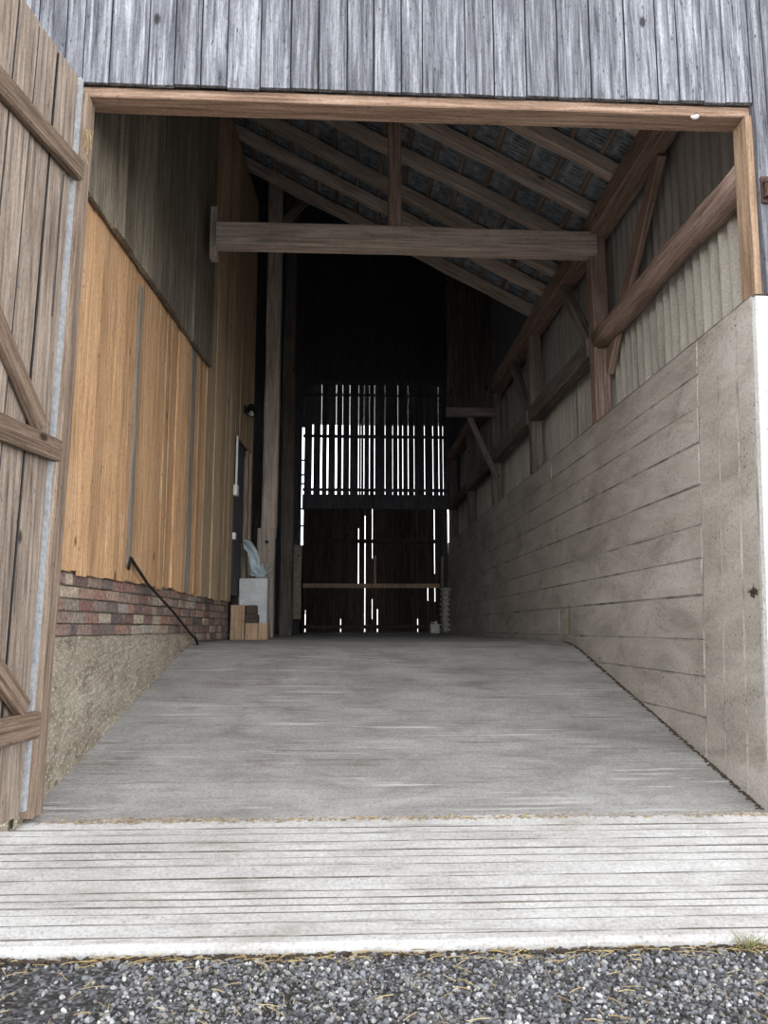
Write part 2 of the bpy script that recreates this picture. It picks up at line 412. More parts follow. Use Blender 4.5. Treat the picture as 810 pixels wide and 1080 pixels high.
# ------------------------------------------------------------------ front wall (facade boards)
gaps = [-1.687,-1.581,-1.424,-1.199,-1.041,-.883,-.729,-.529,-.346,-.179,-.006,.156,.325,.453,.717,.893,1.094,1.29,1.493,1.715,1.913,2.046,2.203,2.337,2.505]
b = MB()
def board(b, x0, x1, z0, z1, y0, y1, gap=.004, mi=0):
    s = R.uniform(-.0025,.0025); q = R.uniform(-.004,.004)
    b.hexa([(x0+gap,y0+q,z0),(x1-gap,y0+q+s,z0+R.uniform(-.004,.004)),(x1-gap,y1,z0),(x0+gap,y1,z0),
            (x0+gap,y0+q,z1),(x1-gap,y0+q+s,z1),(x1-gap,y1,z1),(x0+gap,y1,z1)], mi)
for a, c in zip(gaps[:-1], gaps[1:]): board(b, a, c, 4.515+R.uniform(-.006,.006), 8.2, 4.465, 4.492, R.uniform(.003,.006))
x = gaps[0]
while x > -6:
    w = R.uniform(.15,.21); board(b, x-w, x, .55, 8.2, 4.465, 4.492); x -= w
x = 2.505
for w in [.085,.16,.19,.15,.18,.2,.16,.17,.19,.15,.2,.17,.18,.16,.19]:
    board(b, x, x+w, 3.262+R.uniform(-.01,.01), 8.2, 4.455, 4.492); x += w
wf = b.build('wall_front', M['facade']); tag(wf, kind='structure')
b = MB()                                    # dark sheathing behind the facade boards
b.box((-6, 4.494, 4.53), (2.7, 4.51, 10.4)); b.box((-6.9, 4.494, .0), (-1.76, 4.51, 4.53)); b.box((2.50, 4.494, 3.27), (5.5, 4.51, 10.4)); b.box((-7.0,4.494,4.5),(-6,4.51,10.4))
b.build('sheathing', M['darkboard'], wf)

# lintel, door posts
o = timber('lintel_beam', (-1.66, 4.585, 4.482), (2.515, 4.585, 4.482), .165, .066, M['lintel'], wob=.003, side=(0,1,0), cham=.006)
tag(o, 'reddish brown timber lintel along the top of the barn opening', 'beam', kind='thing')
o = timber('door_post', (-1.665, 4.535, .315), (-1.593, 4.535, 4.448), .10, .15, M['jambbrown'], wob=.003, side=(1,0,0), cham=.008)
tag(o, 'brown timber door post at the side where the open door leaf hangs', 'post', kind='thing')
o = timber('door_post', (2.478, 4.575, 3.286), (2.486, 4.575, 4.448), .045, .17, M['jamb'], wob=.004, side=(1,0,0), cham=.006)
tag(o, 'short pale orange door post standing on top of the concrete wall', 'post', kind='thing')

# small things on the frame
b = MB()
for i in range(14):
    z = 4.06+R.uniform(0,.16); x = -1.535+R.uniform(0,.02)
    b.tube([(x, 4.47, z), (x+R.uniform(-.02,.03), 4.455, z+R.uniform(-.03,.03)), (x+R.uniform(-.02,.03), 4.46, z-R.uniform(.03,.09))], .0016, 4)
tag(b.build('hay_wisp', M['straw']), 'wisp of dry hay caught on the brown door post below the lintel', 'hay')
b = MB()
b.tube([(2.16,4.50,4.452),(2.16,4.495,4.435),(2.14,4.49,4.425),(2.12,4.49,4.43)], [.012,.016,.014,.006], 8)
tag(b.build('insulator_knob', M['white'], smooth=True), 'small white knob on the lintel near the pale orange post', 'knob')
hg = empty('hinge_pintle', (2.535, 4.44, 3.93)); tag(hg, 'rusty iron hinge pin on the grey boards beside the pale orange post', 'hinge')
b = MB(); b.box((-.028,-.004,-.085),(.05,.012,.085)); b.build('back_plate', M['rust'], hg, bevel=.003)
b = MB(); b.tube([(.0,-.022,-.05),(.0,-.022,.055)], .019, 14); b.build('pin', M['rust'], hg)
b = MB(); b.tube([(.0,-.022,.028),(.0,-.022,.05)], .026, 14); b.build('collar', M['rust'], hg)
b = MB(); b.tube([(.0,-.022,-.062),(.0,-.022,-.045)], .026, 14); b.build('collar', M['rust'], hg)

# ------------------------------------------------------------------ open door leaf
LD = Vector((-.170,-.985,0)).normalized()
ang = math.atan2(LD.y, LD.x)
leaf = empty('barn_door', (-1.6185, 4.31, .372), ang)
tag(leaf, 'tall brown plank barn door leaf swung open beside the brown door post', 'door', kind='thing')
# local x outward along the leaf, local y towards the opening, z up from its bottom edge
edges = [-.035, .20, .40, .585, .78, .97, 1.15, 1.34, 1.53, 1.72, 1.90]
lean = lambda z: -.034*(z-2.2)
for a, c in zip(edges[:-1], edges[1:]):
    b = MB(); n = 14; g_ = .0065; th = .03; off = R.uniform(-.010,.008); ph = R.random()*40
    vs = []
    for i in range(n+1):
        z = 4.13*i/n; j0 = n1(z*1.3+ph, 1)*.003; j1 = n1(z*1.3+ph, 2)*.003
        vs += [(a+g_+j0+lean(z), 0, z), (c-g_+j1+lean(z), 0, z), (c-g_+j1+lean(z), th+off, z), (a+g_+j0+lean(z), th+off, z)]
    m = 4
    b.add(vs, [(i*m+k, i*m+(k+1)%m, (i+1)*m+(k+1)%m, (i+1)*m+k) for i in range(n) for k in range(m)]+[(3,2,1,0), tuple(n*m+k for k in range(4))])
    b.build('plank', M['leaf'], leaf, bevel=.003)
b = MB(); b.hexa([(-.02+lean(.02),-.022,.02),(1.88+lean(.02),-.022,.02),(1.88+lean(.02),-.002,.02),(-.02+lean(.02),-.002,.02),(-.02+lean(4.1),-.022,4.1),(1.88+lean(4.1),-.022,4.1),(1.88+lean(4.1),-.002,4.1),(-.02+lean(4.1),-.002,4.1)]); b.build('dark_gap_backing', M['darkboard'], leaf)  # added dark sheet behind the planks, makes the gaps look dark
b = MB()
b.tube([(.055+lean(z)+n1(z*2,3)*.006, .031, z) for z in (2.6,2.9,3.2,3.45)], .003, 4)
for a in edges[1:-1]: b.tube([(a+lean(z)+n1(z*1.3+a,1)*.002, .027, z) for z in [.02+4.08*i/8 for i in range(9)]], .0062, 5)  # dark tubes in the plank joints stand in for the shade of the gaps
b.build('joint_shade_crack', M['iron'], leaf)
for nm, z0, hh in (('ledge', 3.53, .125), ('ledge', 1.875, .125), ('ledge', .44, .135)):
    timber(nm, (-.05+lean(z0), .056, z0), (1.88+lean(z0), .056, z0), .055, hh, M['leaf_rail'], leaf, wob=.005, side=(0,1,0))
timber('brace', (.135, .056, 1.96), (1.72, .056, 3.45), .05, .11, M['leaf_rail'], leaf, wob=.004, side=(0,1,0))
timber('brace', (.135, .056, .53), (1.72, .056, 1.80), .05, .11, M['leaf_rail'], leaf, wob=.004, side=(0,1,0))
b = MB()
n = 10
for (x0, x1, y0, y1) in ((-.085, -.04, -.004, .036),):
    vs = []
    for i in range(n+1):
        z = .02+4.11*i/n
        vs += [(x0+lean(z), y0, z), (x1+lean(z), y0, z), (x1+lean(z), y1, z), (x0+lean(z)+.008, y1-.004, z)]
    b.add(vs, [(i*4+k, i*4+(k+1)%4, (i+1)*4+(k+1)%4, (i+1)*4+k) for i in range(n) for k in range(4)]+[(3,2,1,0), tuple(n*4+k for k in range(4))])
o = b.build('edge_strip', M['zinc'], leaf); o['label'] = 'grey weathered strip along the hinge edge'

# ------------------------------------------------------------------ left wall
WA = math.atan2(1, .058)
WL = empty('wall_left', (-1.65, 4.8, 0), WA); tag(WL, kind='structure')
# local x along the wall into the barn, local y AWAY from the passage, z up
def roof_bottom(x): return 5.436 + .53*(2.43-x)
def wl_x(s): return -1.65+.0579*s
def pboard(b, s0, s1, z0, z1, y0, th=.024, gap=.003, jit=.006):
    a = R.uniform(-jit, jit); c = R.uniform(-jit*.5, jit*.5)
    b.hexa([(s0+gap,y0+a,z0),(s1-gap,y0+a+c,z0),(s1-gap,y0+th,z0),(s0+gap,y0+th,z0),(s0+gap,y0+a*.3,z1),(s1-gap,y0+a*.3+c,z1),(s1-gap,y0+th,z1),(s0+gap,y0+th,z1)])
def widths(s0, s1, lo, hi):
    out = [s0]
    while out[-1] < s1-hi: out.append(out[-1]+R.uniform(lo, hi))
    out.append(s1); return out
b = MB()
ss = [-.3] + [-.1, .128, .26, .404, .56, .70, .886, 1.02, 1.11] + widths(1.19, 2.80, .11, .2)[0:] 
ss = sorted(set(ss))
for a, c in zip(ss[:-1], ss[1:]): pboard(b, a, c, 1.635+R.uniform(-.02,.012), 4.02, 0, gap=.0045, jit=.011)
ss = widths(2.99, 3.40, .12, .2)
for a, c in zip(ss[:-1], ss[1:]): pboard(b, a, c, 1.62+R.uniform(-.012,.012), 4.02, 0)
o = b.build('board_cladding', M['orange'], WL); o['label'] = 'fresh orange boards below the old grey ones'
b = MB(); pboard(b, 1.12, 1.185, 1.74, 3.88, -.022, .022, 0, .001); b.build('batten', M['greybatten'], WL)
b = MB(); pboard(b, 2.805, 2.985, 1.625, 4.02, -.002, .024, .003, .001); b.build('batten', M['greybatten'], WL)
# older boards deeper in, full height, and the sliver over and behind the doorway
b = MB(); ss = widths(3.41, 4.98, .15, .26)
for a, c in zip(ss[:-1], ss[1:]): pboard(b, a, c, 1.605+R.uniform(-.012,.012), min(roof_bottom(wl_x(c))-.03, 8), -.012, gap=.005, jit=.012)
ss = widths(4.98, 6.235, .15, .26)
for a, c in zip(ss[:-1], ss[1:]): pboard(b, a, c, 3.66 if a < 6.02 else 1.15, roof_bottom(wl_x(c))-.03, -.012, .03)
o = b.build('inner_boards', M['tan'], WL); o['label'] = 'older tan boards deeper inside'
# dark upper boards, proud of the orange ones
b = MB(); ss = [-.3, .0, .22, .42, .593, .80, 1.015, 1.25, 1.485, 1.72, 1.949, 2.16, 2.37, 2.592, 2.85, 3.1, 3.405]
for a, c in zip(ss[:-1], ss[1:]): pboard(b, a, c, 3.985+R.uniform(-.008,.008), roof_bottom(wl_x(c))-.03, -.055, .035, .006, .016)
b.build('upper_boards', M['oldboard'], WL)
b = MB(); b.box((-.3,.05,1.7),(6.2,.07,5.5)); b.build('wall_backing', M['darkboard'], WL)
# bricks: five courses over the plinth
b = MB()
z = 1.252
for row in range(6):
    s = -.35 - (.12 if row % 2 else 0)
    while s < 4.95:
        L = R.choice((.24,.24,.24,.115)); top = z+.066
        e = min(s+L, 4.96)
        if e-s > .04 and not (row == 5 and R.random() < .35):
            j = R.uniform(-.008,.006); w = R.uniform(-.002,.002); t2 = n1(s*2, row)*.004
            b.hexa([(s,.03+j,z+w+t2),(e-.01,.03+j,z+w+t2),(e-.01,.12,z+w),(s,.12,z+w),(s,.03+j+R.uniform(-.003,.003),top+w+t2),(e-.01,.03+j,top+w+t2),(e-.01,.12,top+w),(s,.12,top+w)])
        s = e if e > s+.03 else s+.03
    z += .077
z = 1.175
s = 3.15
while s < 4.9:
    e = min(s+R.choice((.24,.115)), 4.96); b.hexa([(s,.035,z),(e-.01,.03,z),(e-.01,.12,z),(s,.12,z),(s,.03,z+.066),(e-.01,.034,z+.066),(e-.01,.12,z+.066),(s,.12,z+.066)]); s = e
b.build('brickwork', M['brick'], WL, bevel=.004)
b = MB(); b.box((-.35,.042,1.15),(4.965,.2,1.70)); b.build('mortar_bed', M['mortar'], WL)
# rough plinth
b = MB()
def pl(u, v):
    s = -.4+3.75*u; zt = 1.246+.008*n1(s*3, 2); zb = .1+.9*max(0, min(1, (s+.3)/3.6))
    z = zb+(zt-zb)*v
    q = n1(s*9+z*3, z*8)*.010 + n1(s*23+z*17, z*21)*.006
    return (s, .012+q+(.02 if v > .97 else 0), z)
b.grid(pl, 110, 40); b.box((-.4,.04,.0),(3.35,.25,1.243))
b.build('plinth', M['plinth'], WL)
# the doorway into the side bay
d1 = empty('door_1', (-1.65, 4.8, 0), WA); tag(d1, kind='structure')
b = MB(); b.box((5.93,-.005,1.15),(6.02,.16,3.66)); b.build('jamb', M['greybatten'], d1, bevel=.004)
b = MB(); b.box((4.97,.03,1.15),(5.03,.16,3.66)); b.build('jamb', M['darkboard'], d1, bevel=.004)
b = MB(); b.box((5.03,.04,3.58),(5.93,.16,3.66)); b.build('header', M['darkboard'], d1, bevel=.004)

def wl_world(s, off, z): # off > 0 into the passage
    c, si = math.cos(WA), math.sin(WA)
    return Vector((-1.65+c*s+si*off, 4.8+si*s-c*off, z))

# iron rod leaning against the wall
b = MB()
P = [wl_world(1.10,.03,1.715), wl_world(1.13,.035,1.80), wl_world(1.19,.04,1.765), wl_world(1.5,.05,1.635), wl_world(2.3,.045,1.43), wl_world(3.0,.04,1.225), wl_world(3.13,.045,1.195), wl_world(3.19,.05,1.14)]
b.tube(P, [.012,.013,.013,.011,.011,.012,.013,.011], 8)
tag(b.build('iron_rod', M['iron'], smooth=True), 'thin black bent iron rod leaning on the brick wall', 'rod')

# lamp above the doorway
p = wl_world(5.45, .014, 4.08)
lp = empty('wall_lamp', p, WA+math.pi); tag(lp, 'small black caged wall lamp above the doorway', 'lamp')
# local y points into the passage here
b = MB(); b.tube([(0,0,.03),(0,.03,.03)], .055, 16); b.tube([(0,.02,.03),(0,.07,.045),(0,.10,.04)], .016, 8); b.build('mount', M['iron'], lp)
b = MB()
b.tube([(0,.10,.09),(0,.10,.03),(0,.10,.0)], [.03,.075,.095], 16, cap=False); hood = b.build('hood', M['iron'], lp)
b = MB()
for k in range(6):
    a = k*1.047; b.tube([(math.cos(a)*.06,.10+math.sin(a)*.06,.0),(math.cos(a)*.062,.10+math.sin(a)*.062,-.05),(0,.10,-.085)], .004, 5)
b.tube([(math.cos(t*.524)*.062,.10+math.sin(t*.524)*.062,-.045) for t in range(13)], .004, 5, cap=False)
b.build('cage', M['iron'], hood)
b = MB(); b.tube([(0,.10,.0),(0,.10,-.03),(0,.10,-.055),(0,.10,-.068)], [.018,.034,.03,.008], 12); b.build('bulb', M['bulb'], hood, smooth=True)

# conduit, switch, socket
b = MB(); b.tube([wl_world(5.0,.028,z) for z in (3.0,3.3,3.64)], .014, 8)
tag(b.build('cable_conduit', M['white']), 'thin white cable conduit running down the doorway edge', 'conduit')
def wbox(name, s0, s1, z0, z1, o0, o1, mat, label, cat):
    b = MB(); q = [wl_world(s, o, z) for z in (z0, z1) for s, o in ((s0,o0),(s1,o0),(s1,o1),(s0,o1))]
    b.hexa(q); return tag(b.build(name, mat, bevel=.006), label, cat)
wbox('light_switch', 4.965, 5.08, 2.90, 3.03, .0, .05, M['white'], 'white square light switch at the lower end of the conduit', 'switch')
wbox('wall_socket', 4.97, 5.04, 2.36, 2.44, .0, .04, M['white'], 'small white wall socket low on the doorway edge', 'socket')

# ------------------------------------------------------------------ right concrete wall
def wr_x(z): return 2.335 + .095*(z-.3)/2.98
b = MB()
def cboard(y0, y1, z0, z1, ny, nz, y0b=None, y1b=None):
    off = R.uniform(-.003,.003); tl = R.uniform(-.002,.002)
    ph = R.random()*30
    def f(u, v):
        z = z0+(z1-z0)*v; ya = y0+((y0b if y0b is not None else y0)-y0)*(1-v); yb = y1+((y1b if y1b is not None else y1)-y1)*(1-v)
        y = ya+(yb-ya)*u
        edge = min(v, 1-v)*(z1-z0); ey = min(u, 1-u)*(y1-y0)
        e = min(edge, ey)
        x = wr_x(z)+off+tl*u+n1(y*2+ph, z*5)*.003
        if e < .001: x += .007+.006*n1(y*6+z*6, 4)
        return (x, y, z)
    # rows at the edges for the groove
    us = [0, .012/(y1-y0)]+[i/ny for i in range(1, ny)]+[1-.012/(y1-y0), 1]
    vv = [0, .010/(z1-z0)]+[i/nz for i in range(1, nz)]+[1-.010/(z1-z0), 1]
    vs = [f(u, v) for v in vv for u in us]; w = len(us)
    for j in range(len(vv)-1):
        for i in range(len(us)-1):
            ed = i in (0, len(us)-2) or j in (0, len(vv)-2)
            b.add([vs[j*w+i], vs[j*w+i+1], vs[(j+1)*w+i+1], vs[(j+1)*w+i]], [(0,1,2,3)], 1 if ed else 0)
zl = [.15,.42,.72,.98,1.22,1.515,1.76,1.985,2.262,2.55,2.80,3.03,3.28]
for z0, z1 in zip(zl[:-1], zl[1:]):
    y = 5.26
    while y < 19:
        e = min(19, y+R.uniform(3.2, 4.4)); cboard(y, e, z0, z1, 10, 3); y = e
for y0, y1, y0b, y1b in ((4.5,4.70,4.5,4.72),(4.70,4.95,4.72,5.0),(4.95,5.26,5.0,5.26)): cboard(y0, y1, .15, 3.28, 3, 14, y0b, y1b)
b.add([(wr_x(.15)+.015,4.5,.15),(wr_x(3.28)+.013,4.5,3.28),(wr_x(3.28)+.013,19,3.28),(wr_x(.15)+.015,19,.15)], [(0,1,2,3)])
b.add([(2.43,4.5,3.28),(2.78,4.5,3.28),(2.78,19,3.28),(2.43,19,3.28)], [(0,1,2,3)])
b.add([(2.78,4.5,0),(2.78,4.5,3.28),(2.78,19,3.28),(2.78,19,0)], [(0,1,2,3)])
WR = b.build('wall_right', [M['wallconc'], M['joint']]); tag(WR, kind='structure')
b = MB()
def pier(u, v):
    z = -.05+3.31*v; x0 = wr_x(max(z,.15))-.002+n1(z*4,2)*.004
    return (x0+(5.5-x0)*u**2.2, 4.46+n1(z*7+u*3, 5)*.003 + (.03 if u == 0 else 0), z)
b.grid(pier, 16, 40); b.box((2.44,4.48,0),(5.5,4.6,3.255))
b.build('front_render', M['whitewash'], WR)['label'] = 'whitewashed outer face'
# corrugated sheets above
def corr(y0, y1, z0, z1, x, amp, pitch, per=14, nz=3):
    b = MB(); n = max(4, int((y1-y0)/pitch*per))
    b.grid(lambda u, v: (x+amp*math.sin((y0+(y1-y0)*u)*2*math.pi/pitch), y0+(y1-y0)*u, z0+(z1-z0)*v), n, nz)
    return b
b = MB(); b.box((2.75,4.52,3.0),(2.775,19.1,5.75)); b.build('leak_backing', M['darkboard'], WR)  # added sheet behind the siding, blocks daylight leaking between the sheets
sw = 1.08; y = 4.52; k = 0
while y < 19:
    e = min(19.1, y+sw)
    corr(y, e+.04, 3.283, 4.2, 2.685+(.010 if k % 2 else 0), .043, .148).build('corrugated_sheet', M['siding'], WR, smooth=True)
    corr(y, e+.04, 4.12, 5.62, 2.72+(.008 if k % 2 else 0), .010, .148).build('upper_sheet', M['sidinggrey'], WR, smooth=True)
    y = e; k += 1
b = MB()
vs = []
for i in range(9):
    z = 1.22+.30*i/8; vs += [(wr_x(z)-.007, 8.42+n1(i*.9,3)*.01, z), (wr_x(z)-.007, 8.47+n1(i*.9,6)*.012, z)]
b.add(vs, [(2*i,2*i+1,2*i+3,2*i+2) for i in range(8)]); b.build('paint_mark', M['yellow'], WR)['label'] = 'yellow paint streak near the ramp crest'
b = MB()
for i in range(26):
    y = 4.58+R.gauss(0,.022); z = 1.50+R.gauss(0,.012); b.tube([(wr_x(z)-.002,y,z),(wr_x(z)-.012,y+R.gauss(0,.01),z+R.uniform(-.004,.015)),(wr_x(z)-.01,y+R.gauss(0,.03),z+R.uniform(0,.03))],[.004,.003,.001],5)
tag(b.build('moss_tuft', M['dirt']), 'small brown dried moss tuft on the outer edge of the concrete wall', 'moss')

# ------------------------------------------------------------------ timber frame along the right wall
o = timber('wall_plate', (2.535, 4.66, 5.31), (2.535, 19.0, 5.31), .21, .22, M['redbeam'], side=(1,0,0), wob=.008)
tag(o, 'heavy reddish wall plate carrying the lower ends of the rafters', 'beam', kind='thing')
py = [7.62, 10.35, 13.1, 15.85, 18.5]
o = timber('rail_log', (2.57, 4.62, 4.20), (2.53, 7.535, 4.13), .21, .21, M['redbeam'], roundness=True, wob=.014)
tag(o, 'thick round log rail along the corrugated siding, from the opening to the first wall post', 'log', kind='thing')
for k, lb in enumerate(('first dark rail running from the first to the second wall post', 'second dark rail, between the second and third wall posts', 'third dark rail, between the third and fourth wall posts', 'last dark rail, between the fourth wall post and the back gate corner')):
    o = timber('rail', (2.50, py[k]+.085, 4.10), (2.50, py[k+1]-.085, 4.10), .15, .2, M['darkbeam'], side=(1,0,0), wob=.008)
    tag(o, lb, 'rail', group='rails between the wall posts', kind='thing')
pn = ['square reddish wall post under the end of the tie beam', 'second wall post behind the tie beam post, standing on the concrete wall', 'third wall post on the concrete wall, in the shade', 'fourth wall post on the concrete wall, deep in the barn', 'fifth wall post on the concrete wall, next to the back gate']
for y, lb in zip(py, pn):
    o = timber('wall_post', (2.53, y, 3.275), (2.53, y, 5.21), .17, .16, M['redbeam'] if y < 9 else M['darkbeam'], side=(0,1,0), wob=.007)  # deeper posts take a darker wood colour to stand in for shade
    tag(o, lb, 'post', group='wall posts along the concrete wall', kind='thing')
o = timber('brace', (2.60, 6.10, 5.21), (2.60, 7.56, 3.82), .06, .17, M['redbeam'], side=(1,0,0), wob=.012)
tag(o, 'long slanting brace from the wall plate down to the first wall post', 'brace', group='braces of the side wall frame', kind='thing')
o = timber('brace', (2.50, 8.75, 5.20), (2.52, 7.72, 4.02), .10, .13, M['darkbeam'], side=(1,0,0), wob=.006)
tag(o, 'short dark brace rising from the first wall post toward the back', 'brace', group='braces of the side wall frame', kind='thing')
o = timber('brace', (2.50, 11.5, 5.20), (2.52, 10.45, 4.0), .10, .13, M['darkbeam'], side=(1,0,0), wob=.006)
tag(o, 'short dark brace rising from the second wall post toward the back', 'brace', group='braces of the side wall frame', kind='thing')

# tie beam, king post, stub
TY = 7.56
o = timber('tie_beam', (-1.275, TY, 5.125), (2.50, TY, 5.115), .18, .235, M['beam'], side=(0,-1,0), wob=.008)
tag(o, 'wide hewn tie beam with knots crossing the passage below the rafters', 'beam', kind='thing')
o = timber('king_post', (.475, TY, 5.238), (.475, TY, 6.40), .13, .13, M['redbeam'], side=(1,0,0), wob=.005)
tag(o, 'upright king post rising from the tie beam to the rafters', 'post', kind='thing')
o = timber('hanger_block', (-1.31, TY+.03, 4.90), (-1.31, TY+.03, 5.42), .07, .14, M['beam'], side=(1,0,0), wob=.006)
tag(o, 'short upright block at the wooden wall end of the tie beam', 'block', kind='thing')
# rafters, battens, tiles
SL = .53; cs = 1/math.sqrt(1+SL*SL)
def roofp(x, y, up=0.0): return (x+up*SL*cs, y, roof_bottom(x)+up*cs)
ry = [4.78, 5.48, 6.17, 6.86, 7.57, 8.24, 8.98, 9.53, 10.2]
rn = ['first rafter, just inside the lintel', 'second rafter inside the lintel', 'third rafter inside the lintel', 'fourth rafter, in front of the tie beam', 'fifth rafter, straight above the tie beam', 'sixth rafter, just behind the tie beam', 'seventh rafter, second behind the tie beam', 'eighth rafter, next to last before the dark hall', 'last rafter, at the edge of the dark hall']
for y, lb in zip(ry, rn):
    w = R.uniform(.10,.13)
    a = roofp(2.56, y, .075); c = roofp(-6.7, y+R.uniform(-.06,.06), .075)
    o = timber('rafter', a, c, w, .14, M['beam'] if y > 6 else M['redbeam'], side=(0,1,0), wob=.010)
    tag(o, lb+', sloping down to the wall plate', 'rafter', group='rafters of the side roof', kind='thing')
CE = empty('ceiling', (0,0,0)); tag(CE, kind='structure')
N = 28
for k in range(N):
    d = -.12+k*.315                # distance up the slope
    x = 2.45-d*cs
    if x < -6.8: break
    p0 = roofp(x, 4.52, .145+.018); p1 = roofp(x, 10.28, .145+.018)
    timber('batten', p0, p1, .052, .034, M['darkbeam'], CE, side=(cs,0,-SL*cs), wob=.003)
b = MB()
for k in range(-1, N):
    y = 4.5
    while y < 10.3:
        w = .205; d0 = -.20+k*.315+R.uniform(-.006,.006); d1 = d0+.40; t = R.uniform(-.003,.003)
        a0 = .196+.0+t; a1 = .180+t
        if 2.45-d1*cs < -6.9: break
        q = []
        for up in (0, .014):
            for dd, yy_, aa in ((d0,y+.004,a0-.012),(d0,y+w-.004,a0-.012),(d1,y+w-.004,a1+.012),(d1,y+.004,a1+.012)):
                q.append(roofp(2.45-dd*cs, yy_, aa+up))
        b.hexa(q)
        # the moulded ribs on a tile's underside
        for rb in (.05,.10,.15):
            b.hexa([roofp(2.45-dd*cs, y+rb+e_, aa+uu) for uu in (-.012,.002) for dd, e_, aa in ((d0+.05,-.006,a0-.010),(d0+.05,.006,a0-.010),(d1-.12,.006,a1+.004),(d1-.12,-.006,a1+.004))])
        y += w
b.build('roof_tiles', M['tile'], CE)
b = MB()                                      # underlay so no sky shows between tiles
q = [roofp(2.85,4.48,.24), roofp(2.85,10.35,.24), roofp(-7,10.35,.24), roofp(-7,4.48,.24)]
q2 = [roofp(2.85,4.48,.27), roofp(2.85,10.35,.27), roofp(-7,10.35,.27), roofp(-7,4.48,.27)]
b.hexa(q+q2); b.build('underlay', M['darkboard'], CE)
# hall roof behind, high and dark
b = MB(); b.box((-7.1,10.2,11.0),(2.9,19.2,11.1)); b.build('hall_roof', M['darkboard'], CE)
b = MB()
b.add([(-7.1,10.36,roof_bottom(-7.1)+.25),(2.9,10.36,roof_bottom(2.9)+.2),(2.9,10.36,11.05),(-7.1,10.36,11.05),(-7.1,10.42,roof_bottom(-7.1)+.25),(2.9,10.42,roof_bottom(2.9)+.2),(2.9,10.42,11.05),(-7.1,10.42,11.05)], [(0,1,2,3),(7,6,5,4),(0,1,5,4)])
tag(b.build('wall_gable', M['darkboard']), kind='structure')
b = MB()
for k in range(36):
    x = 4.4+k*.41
    for z0, z1 in (((0,5.4),(6.3,11.05)) if 22 <= k < 26 else ((0,11.05),)):  # unseen opening added to let more daylight into the hall
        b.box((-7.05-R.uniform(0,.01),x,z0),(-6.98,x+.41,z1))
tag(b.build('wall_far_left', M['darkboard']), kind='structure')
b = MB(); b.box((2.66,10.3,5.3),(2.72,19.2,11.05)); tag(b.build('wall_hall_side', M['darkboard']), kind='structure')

# ------------------------------------------------------------------ back wall
YB = 18.7
slits = [(-.77,.036),(-.57,.042),(-.42,.036),(-.22,.044),(-.07,.030),(.10,.026),(.31,.020),(.37,.010),(.44,.022),(.57,.024),(.69,.020),(.94,.018),(1.12,.014),(1.25,.022),(1.36,.024),(1.49,.026),(1.63,.018),(1.88,.022),(2.08,.024),(2.22,.024),(2.32,.018)]
upper = {-.57:.012,-.22:.014,-.07:.010,.10:.012,.31:.008,.69:.009,.57:.006,.44:.005,.94:.007,1.12:.005,1.25:.012,1.49:.010,1.63:.008,1.88:.010,2.08:.010,2.22:.014}
BW = empty('wall_back', (0,YB,0)); tag(BW, kind='structure')
b = MB()
def bb(x0, x1, z0, z1, y=0, th=.025): b.box((x0, y, z0), (x1, y+th, z1))
prev = -.97; pg = .0
slits = [(x, w*.85 if i < 5 else w*.42) for i, (x, w) in enumerate(slits)]
for x, w in slits+[(2.44, 0)]:
    # half-closed slits: the first five wide ones are full, the others narrow
    bb(prev+pg/2, x-w/2, 4.36, 6.10)
    prev, pg = x, w
prev = -.97; pg = 0
for x, w in slits+[(2.44, 0)]:
    u = upper.get(x, 0)*.24
    bb(prev+pg/2, x-u/2+(.0005 if u == 0 else 0), 6.08, 7.16, .026)
    prev, pg = x, u
bb(-.97, 2.44, 7.14, 11.05, .0, .03)
k = -7.0
while k < -1.02:
    e = min(k+.3, -1.02); bb(k+.001, e-.0, 1.0, 11.05); k = e+.0005
bb(-1.019,-.97,6.0,11.05); bb(-1.019,-.97,1.1,3.2)
bb(2.44,2.75,1.1,11.05)
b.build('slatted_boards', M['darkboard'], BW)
for z, h in ((5.785,.075),(4.50,.07),(6.80,.06),(7.10,.10),(4.22,.34)):
    timber('cross_rail', (-1.0,-.03,z), (2.44,-.03,z), .05, h, M['darkboard'], BW, side=(0,1,0), wob=.003)
b = MB()
for z in (3.62,4.02,4.62,4.83,5.18): b.box((-1.06,-.03,z),(-.94,.0,z+.045))
b.build('slit_block', M['darkboard'], BW)

# back gate: two leaves of planks with gaps of daylight
def gate(name, xs, label, x_hinge):
    r_ = empty(name, (x_hinge, YB-.03, 1.185)); tag(r_, label, 'door', group='leaves of the back gate', kind='thing')
    for i, (x0, x1, z0, z1) in enumerate(xs):
        yo = -.014 if i % 2 else .002
        b = MB(); b.box((x0-x_hinge, yo, z0-1.185), (x1-x_hinge, yo+.016, z1-1.185)); b.build('plank', M['darkgate'], r_)
    return r_
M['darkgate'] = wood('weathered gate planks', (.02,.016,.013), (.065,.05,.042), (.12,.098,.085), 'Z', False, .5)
zt = 4.25
LXS = [(-.97,-.893,1.60,zt),(-.97,-.90,1.2,1.60),(-.889,-.695,1.2,zt),(-.70,-.445,1.19,zt),(-.45,-.255,1.2,zt),(-.26,-.085,1.2,zt),(-.078,.10,1.2,zt),(.096,.315,1.2,zt),(.325,.466,1.2,zt),(.476,.636,1.2,zt)]
RXS = [(.644,.758,1.2,zt),(.766,.935,1.2,1.74),(.750,.935,1.72,zt),(.93,1.145,1.2,zt),(1.14,1.365,1.2,zt),(1.36,1.535,1.2,zt),(1.53,1.686,1.2,zt),(1.694,1.924,1.2,zt),(1.934,2.089,1.2,zt),(2.097,2.275,1.2,zt)]
gl = gate('gate_leaf', LXS, 'dark plank gate leaf in the back wall, the one behind the timber posts', -.96)
